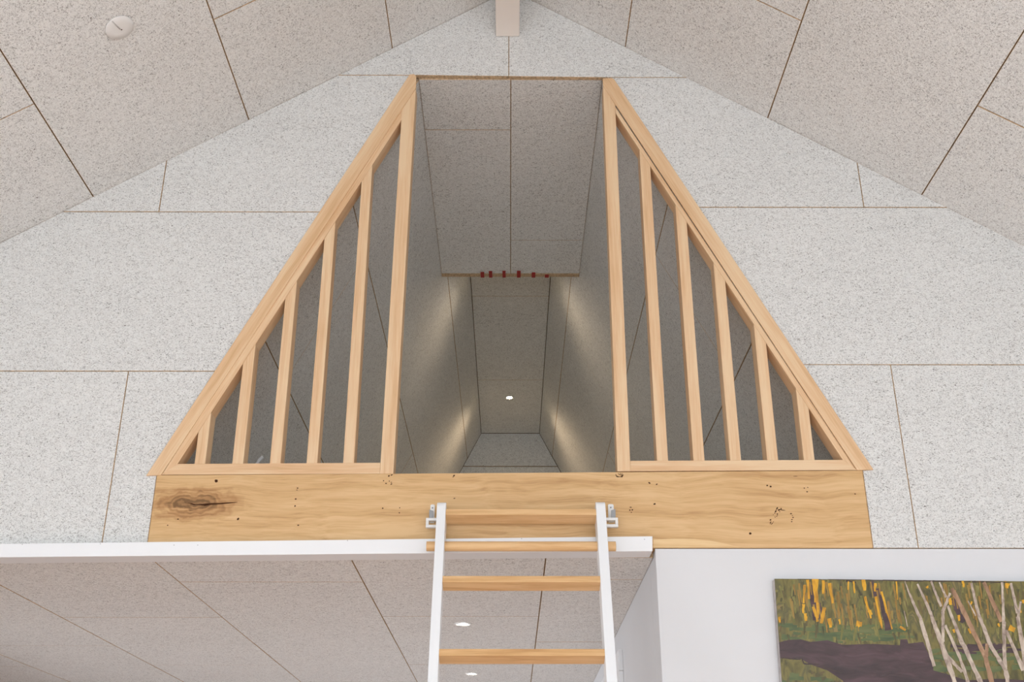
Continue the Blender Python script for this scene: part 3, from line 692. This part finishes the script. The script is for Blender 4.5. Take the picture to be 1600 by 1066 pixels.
# ------------------------------------------------------------------ cap on the left slope
cu, cv = RL.px(186, 42); cp = RL.w((cu, cv), 0.0)
zq = RL.n.to_track_quat('Z', 'Y').to_matrix().to_4x4()
T = Matrix.Translation(cp) @ zq
cap = empty('ceiling_cap', cp); tag(cap, 'round white lamp outlet cap on the left ceiling slope', 'cap')
R_ = (RL.w(RL.px(207.5, 42)) - RL.w(RL.px(164.5, 42))).length / 2
lathe('cap_disc', [(R_, 0.001), (R_, .0045), (R_ * .985, .006), (R_ * .5, .0066), (0.001, .0068)], M_CAP, 48, T, cap)
a_ = RL.w(RL.px(174, 31), .0058); b_ = RL.w(RL.px(186, 43), .0068)
tube('slot', [a_, a_.lerp(b_, .5), b_], .0022, plain('slot_shadow', (0.52, 0.50, 0.48, 1), .6), cap, 8)
tube('cord_hole', [RL.w(RL.px(188.5, 44), .0062), RL.w(RL.px(188.5, 44), .0076)], .002, M_DARKPIT, cap, 10)

# ------------------------------------------------------------------ red strips at the loft ceiling's far edge
reds = [(751, 757, 426, 432.5, 0, 'leftmost of'), (764, 769.5, 424.5, 432.5, 1, 'second from the left of'), (785, 790.2, 424, 432.5, 0, 'third from the left of'),
        (807.5, 813.5, 424, 432.5, -1, 'third from the right of'), (830.5, 836.5, 426.5, 432, -1.5, 'second from the right of'), (851, 857.5, 430, 432.2, 0, 'shortest and rightmost of')]
for (a, b, c0, c1, lean, which) in reds:
    p0 = hit((a + b) / 2, c0, (0, 0, Z1 - .005), (0, 0, 1)); ye_ = C1_END
    xm_, _ = G((a + b) / 2, 432, ye_); w2 = (G(b, 430, ye_)[0] - G(a, 430, ye_)[0]) / 2 * .95
    yst = min(p0.y, C1_END - .008)
    v = []; prof = [(yst, Z1 - .0022), (yst, Z1 - .005), (ye_ + .003, Z1 - .005), (ye_ + .003, Z1 + .03), (ye_ + .0003, Z1 + .03), (ye_ + .0003, Z1 - .0022)]
    for x in (xm_ - w2, xm_ + w2): v += [(x, py_, pz_) for py_, pz_ in prof]
    n = len(prof)
    o = mesh_from('red_strip', v, [tuple(range(n)), tuple(range(2 * n - 1, n - 1, -1))] + [(i, i + n, (i + 1) % n + n, (i + 1) % n) for i in range(n)], M_RED)
    tag(o, which + ' the six red strips on the loft ceiling edge', 'strip', 'red strips on the loft ceiling edge')

# ------------------------------------------------------------------ pale bent tube end behind the left slats
YP = D + .22
pp = [(398, 745), (401, 727), (405, 719), (409, 715.5), (411, 714)]
pts = []
for q in pp: x, z = G(q[0], q[1], YP); pts.append((x, YP, z))
pts = [(pts[0][0] - .01, YP, FLOOR_L + .002)] + pts[1:]
o = tube('bent_tube', pts, .0065, M_GREYP, None, 12); tag(o, 'short pale grey bent tube end poking up behind the second and third left slats', 'tube')

# ------------------------------------------------------------------ painting
YPn = D - 0.036
pw0 = G(1208, 904.5, YPn); pw1 = G(1600, 908.5, YPn)
W_ = 1.22; PX0 = pw0[0] + .004; PZ1 = pw0[1]; PX1 = PX0 + W_; PZ0 = PZ1 - 0.92
tilt = (pw1[1] - pw0[1]) / (pw1[0] - pw0[0])
pt = empty('painting', (PX0 + W_ / 2, YPn, PZ0)); tag(pt, 'unframed painting of pale birch trunks, yellow leaves and dark ground on the white wall', 'painting')
def pmat(name, cols, sc=(60, 1, 9), rough=.45):
    m, nt, b = newmat(name); g = N(nt, 'ShaderNodeNewGeometry'); mp = N(nt, 'ShaderNodeMapping'); mp.inputs['Scale'].default_value = sc
    nt.links.new(g.outputs['Position'], mp.inputs['Vector']); n = N(nt, 'ShaderNodeTexNoise'); n.inputs['Scale'].default_value = 1.0; n.inputs['Detail'].default_value = 5; n.inputs['Distortion'].default_value = .8
    nt.links.new(mp.outputs['Vector'], n.inputs['Vector'])
    k = len(cols); r = ramp(nt, [(.30 + .40 * i / (k - 1), c) for i, c in enumerate(cols)]); nt.links.new(n.outputs['Fac'], r.inputs['Fac']); nt.links.new(r.outputs['Color'], b.inputs['Base Color'])
    b.inputs['Roughness'].default_value = rough
    bp = N(nt, 'ShaderNodeBump'); bp.inputs['Strength'].default_value = .5; bp.inputs['Distance'].default_value = .002; nt.links.new(n.outputs['Fac'], bp.inputs['Height']); nt.links.new(bp.outputs['Normal'], b.inputs['Normal'])
    return m
M_PG = pmat('paint_green', [srgb(66, 64, 40), srgb(98, 92, 50), srgb(124, 114, 62), srgb(92, 90, 58), srgb(142, 124, 76)], (34, 1, 14))
M_PG2 = pmat('paint_deep_green', [srgb(66, 84, 56), srgb(92, 104, 62), srgb(112, 116, 72)], (14, 1, 30))
M_PM = pmat('paint_olive', [srgb(104, 104, 52), srgb(128, 122, 66), srgb(148, 138, 82)], (60, 1, 24))
M_PU = pmat('paint_umber', [srgb(70, 74, 44), srgb(92, 84, 50), srgb(116, 96, 60)], (60, 1, 24))
M_PP = pmat('paint_plum', [srgb(58, 44, 46), srgb(74, 56, 58), srgb(90, 68, 72)], (12, 1, 40))
M_PY = pmat('paint_yellow', [srgb(168, 118, 32), srgb(214, 158, 34), srgb(232, 180, 50)], (60, 1, 24))
M_PO = pmat('paint_ochre', [srgb(120, 96, 44), srgb(158, 122, 56), srgb(150, 134, 72)], (60, 1, 20))
M_PT = pmat('paint_birch', [srgb(142, 124, 112), srgb(186, 168, 152), srgb(212, 198, 180)], (60, 1, 40))
M_PB = pmat('paint_brown_birch', [srgb(126, 96, 72), srgb(166, 130, 100), srgb(186, 152, 122)], (50, 1, 30))
M_PD = pmat('paint_dark', [srgb(52, 42, 40), srgb(78, 60, 52)], (40, 1, 40))
M_CANV = plain('canvas_side', srgb(188, 182, 180), .8, .2, var=.25, scale=40)
def PQ(cx, cy): return G(1180 + cx / 3.81, 880 + cy / 3.81, YPn)
cor = [(PX0 + .012, PZ0), (PX1 + .012, PZ0 + tilt * W_), (PX1, PZ1 + tilt * W_), (PX0, PZ1)]
# bottom-left corner follows the edge seen in the photograph
q0 = G(1221.5, 1066, YPn); k_ = (q0[0] - PX0) / (PZ1 - q0[1]); cor[0] = (PX0 + k_ * .92, PZ0)
cor = [cor[0], (PX1 + k_ * .92, PZ0 + tilt * W_), cor[2], cor[3]]
cv_ = prism('canvas', cor, YPn, D - 0.006, [M_PG, M_CANV], pt, .001)
for p_ in cv_.data.polygons: p_.material_index = 0 if abs(p_.normal.y) > .9 else 1
def inside(poly):
    n = 4; 
    for i in range(4):
        a, b = cor[i], cor[(i + 1) % 4]; l = line(a, b); cx, cz = sum(c[0] for c in cor) / 4, sum(c[1] for c in cor) / 4
        s_ = 1 if l[0] * cx + l[1] * cz + l[2] > 0 else -1
        poly = clip_poly(poly, l[0] * s_, l[1] * s_, l[2] * s_)
        if len(poly) < 3: return None
    return poly
def paint(name, polys, mat, h, label=None):
    v = []; f = []
    for pg in polys:
        pg = inside(pg)
        if not pg: continue
        b0 = len(v); v += [(x, YPn - h - 1e-7 * len(v), z) for x, z in pg]; f.append(tuple(range(b0, len(v))))
    o = mesh_from(name, v, f, mat); keep(o, pt)
    o['kind'] = 'stuff'
    if label: o['label'] = label
    return o
def stroke(x0, y0, x1, y1, w0, w1, n=7, jag=.35, bend=0.0):
    L = []; Rr = []; dx, dy = x1 - x0, y1 - y0; ln_ = math.hypot(dx, dy); nx, ny = -dy / ln_, dx / ln_
    for i in range(n + 1):
        t_ = i / n; w2 = (w0 + (w1 - w0) * t_) / 2; bo = bend * math.sin(math.pi * t_)
        cx, cy = x0 + dx * t_ + nx * bo, y0 + dy * t_ + ny * bo
        a = w2 * random.uniform(1 - jag, 1 + jag); b = w2 * random.uniform(1 - jag, 1 + jag)
        L.append(PQ(cx + nx * a, cy + ny * a)); Rr.append(PQ(cx - nx * b, cy - ny * b))
    return [[L[i], L[i + 1], Rr[i + 1], Rr[i]] for i in range(n)]
def shape(pts): return [PQ(*p) for p in pts]
def strip_region(topl, bottom):        # region between two polylines with same x
    return [shape([topl[i], topl[i + 1], bottom[i + 1], bottom[i]]) for i in range(len(topl) - 1)]
# dark plum ground
tp = [(110, 480), (200, 458), (270, 455), (330, 470), (430, 460), (520, 488), (700, 482), (860, 490), (865, 455), (905, 455), (912, 480), (1000, 470), (1040, 560), (1060, 610), (1040, 650), (1170, 680), (1260, 690)]
bt = [(110, 570), (200, 565), (270, 570), (330, 605), (430, 640), (520, 700), (700, 980), (860, 1060), (865, 1060), (905, 1080), (912, 1080), (1000, 1100), (1040, 1120), (1060, 1120), (1041, 1120), (1170, 1130), (1260, 1140)]
paint('plum_ground', strip_region(tp[:14], bt[:14]) + [shape([(1060, 640), (1170, 670), (1260, 700), (1420, 690), (1480, 690), (1900, 720), (1900, 1140), (1060, 1140)])], M_PP, .0006)
gr = []
for k in range(60):
    x = random.uniform(130, 820); y = random.uniform(370, 470); gr += stroke(x, y, x + random.uniform(40, 150), y + random.uniform(-8, 8), 20, 14, 3)
for k in range(40):
    x = random.uniform(1000, 1900); y = random.uniform(500, 650); gr += stroke(x, y, x + random.uniform(50, 140), y + random.uniform(-14, 14), 26, 18, 3)
for k in range(46):
    x = random.uniform(130, 430); y = random.uniform(640, 1100); gr += stroke(x, y, x + random.uniform(30, 100), y + random.uniform(-10, 14), 30, 20, 3)
paint('green_strokes', gr, M_PG2, .0004)
mu = []; mo = []
for k in range(150):
    x = random.uniform(110, 1900); y = random.uniform(95, 440); l_ = random.uniform(30, 110); mu += stroke(x, y, x + l_ * random.uniform(-.15, .3), y + l_, random.uniform(8, 22), 8, 4)
for k in range(150):
    x = random.uniform(110, 1900); y = random.uniform(95, 430); l_ = random.uniform(20, 90); mo += stroke(x, y, x + l_ * random.uniform(-.2, .35), y + l_, random.uniform(8, 20), 6, 4)
for k in range(30):
    x = random.uniform(120, 520); y = random.uniform(640, 1100); mo += stroke(x, y, x + random.uniform(20, 60), y + random.uniform(-20, 20), 18, 12, 3)
paint('olive_strokes', mu, M_PM, .0003)
paint('umber_strokes', mo, M_PU, .00035)
pl_ = []
for k in range(16):
    x = random.uniform(1160, 1560); y = random.uniform(490, 530); pl_ += stroke(x, y, x + random.uniform(50, 120), y + random.uniform(-10, 10), 18, 12, 3)
for (a, b, c_, d_) in ((735, 150, 790, 400), (760, 250, 800, 400), (335, 130, 360, 340), (375, 240, 390, 330), (1200, 290, 1245, 350), (690, 110, 720, 200), (1170, 210, 1215, 300)):
    pl_ += stroke(a, b, c_, d_, 26, 34, 6, .3)
paint('plum_strokes', pl_, M_PP, .0008)
oc = []
for k in range(70):
    x = random.choice([random.uniform(200, 880), random.uniform(200, 880), random.uniform(1000, 1500)]); y = random.uniform(100, 300); l_ = random.uniform(40, 130)
    oc += stroke(x, y, x + l_ * .15, y + l_, 12, 6, 3)
paint('ochre_strokes', oc, M_PO, .0009)
ye = []
for (a, b, c_, d_, w_) in [(310, 100, 320, 215, 16), (295, 130, 288, 240, 14), (355, 95, 362, 235, 34), (405, 105, 405, 185, 18), (440, 120, 462, 240, 18), (288, 245, 285, 300, 16), (298, 300, 303, 345, 20),
                       (345, 260, 372, 350, 20), (410, 265, 395, 360, 22), (370, 235, 375, 330, 14), (440, 330, 450, 385, 24), (500, 335, 505, 365, 12), (585, 110, 592, 180, 12), (555, 110, 552, 160, 10), (645, 100, 650, 165, 24),
                       (650, 200, 690, 330, 16), (715, 200, 755, 390, 16), (750, 170, 815, 395, 14), (715, 120, 712, 170, 16), (840, 110, 845, 220, 9), (600, 362, 635, 366, 36), (680, 280, 688, 310, 22), (860, 380, 895, 400, 14),
                       (1235, 108, 1240, 145, 16), (1155, 210, 1165, 250, 22), (1210, 310, 1215, 345, 16), (1180, 395, 1185, 415, 14), (1500, 120, 1495, 150, 26), (1510, 385, 1545, 400, 36), (1560, 270, 1575, 300, 30), (1445, 360, 1452, 380, 12),
                       (1020, 140, 1028, 150, 16), (145, 320, 146, 355, 14), (1290, 230, 1280, 250, 12), (1270, 390, 1280, 420, 14), (1590, 220, 1598, 240, 16), (1680, 150, 1700, 260, 20), (1740, 330, 1760, 380, 26), (1820, 120, 1830, 220, 18)]:
    ye += stroke(a, b, c_, d_, w_, w_ * .7, 4, .35)
paint('yellow_leaves', ye, M_PY, .0012)
tb = []
for (a, b, c_, d_, w0, w1) in [(1170, 150, 1260, 330, 26, 26), (1260, 330, 1370, 560, 26, 26), (1365, 545, 1420, 760, 26, 30), (1380, 480, 1375, 560, 20, 20), (1360, 115, 1465, 350, 22, 24), (1640, 100, 1720, 480, 22, 26), (1720, 480, 1700, 900, 26, 30)]:
    tb += stroke(a, b, c_, d_, w0, w1, 8, .18)
paint('brown_trunks', tb, M_PB, .0014)
tw = []
for (a, b, c_, d_, w0, w1) in [(890, 110, 915, 180, 5, 9), (915, 180, 985, 340, 12, 20), (985, 340, 1065, 615, 22, 22), (965, 125, 1040, 290, 10, 18), (1040, 290, 1100, 460, 20, 26), (1100, 460, 1190, 720, 30, 28),
                           (1130, 540, 1230, 650, 16, 20), (1045, 110, 1105, 260, 12, 16), (1095, 115, 1135, 205, 10, 14), (1160, 180, 1115, 290, 14, 20), (1115, 290, 1118, 470, 20, 16), (1130, 370, 1215, 560, 14, 18), (1215, 560, 1270, 720, 18, 22),
                           (1145, 255, 1215, 440, 12, 24), (1215, 440, 1345, 720, 26, 28), (1285, 120, 1325, 300, 14, 20), (1325, 300, 1400, 490, 20, 24), (1400, 490, 1490, 640, 22, 26), (1490, 640, 1510, 760, 26, 26),
                           (1468, 115, 1478, 350, 14, 18), (1478, 350, 1485, 630, 22, 22), (1490, 400, 1595, 640, 18, 24), (1520, 120, 1560, 300, 14, 18), (1580, 230, 1560, 340, 12, 18), (1560, 320, 1610, 620, 24, 28), (1265, 225, 1312, 315, 6, 9),
                           (885, 285, 905, 380, 4, 5), (1190, 720, 1260, 1150, 28, 34), (1345, 720, 1440, 1150, 28, 32), (1610, 620, 1640, 1150, 26, 34), (1700, 110, 1660, 520, 14, 26), (1780, 110, 1860, 700, 14, 30), (1510, 760, 1540, 1150, 26, 32)]:
    tw += stroke(a, b, c_, d_, w0, w1, 9, .22)
paint('birch_trunks', tw, M_PT, .0018)
dk = []
for (a, b, c_, d_, w0, w1) in [(105, 86, 390, 96, 8, 9), (430, 96, 760, 104, 7, 5), (760, 103, 1000, 108, 9, 5), (1000, 106, 1280, 112, 8, 5), (1290, 112, 1500, 116, 6, 6), (540, 106, 600, 116, 12, 8), (275, 565, 290, 600, 8, 8), (160, 565, 270, 575, 7, 9), (290, 600, 380, 605, 8, 7), (400, 620, 520, 655, 8, 8)]:
    dk += stroke(a, b, c_, d_, w0, w1, 10, .5)
paint('dark_edges', dk, M_PD, .0010)
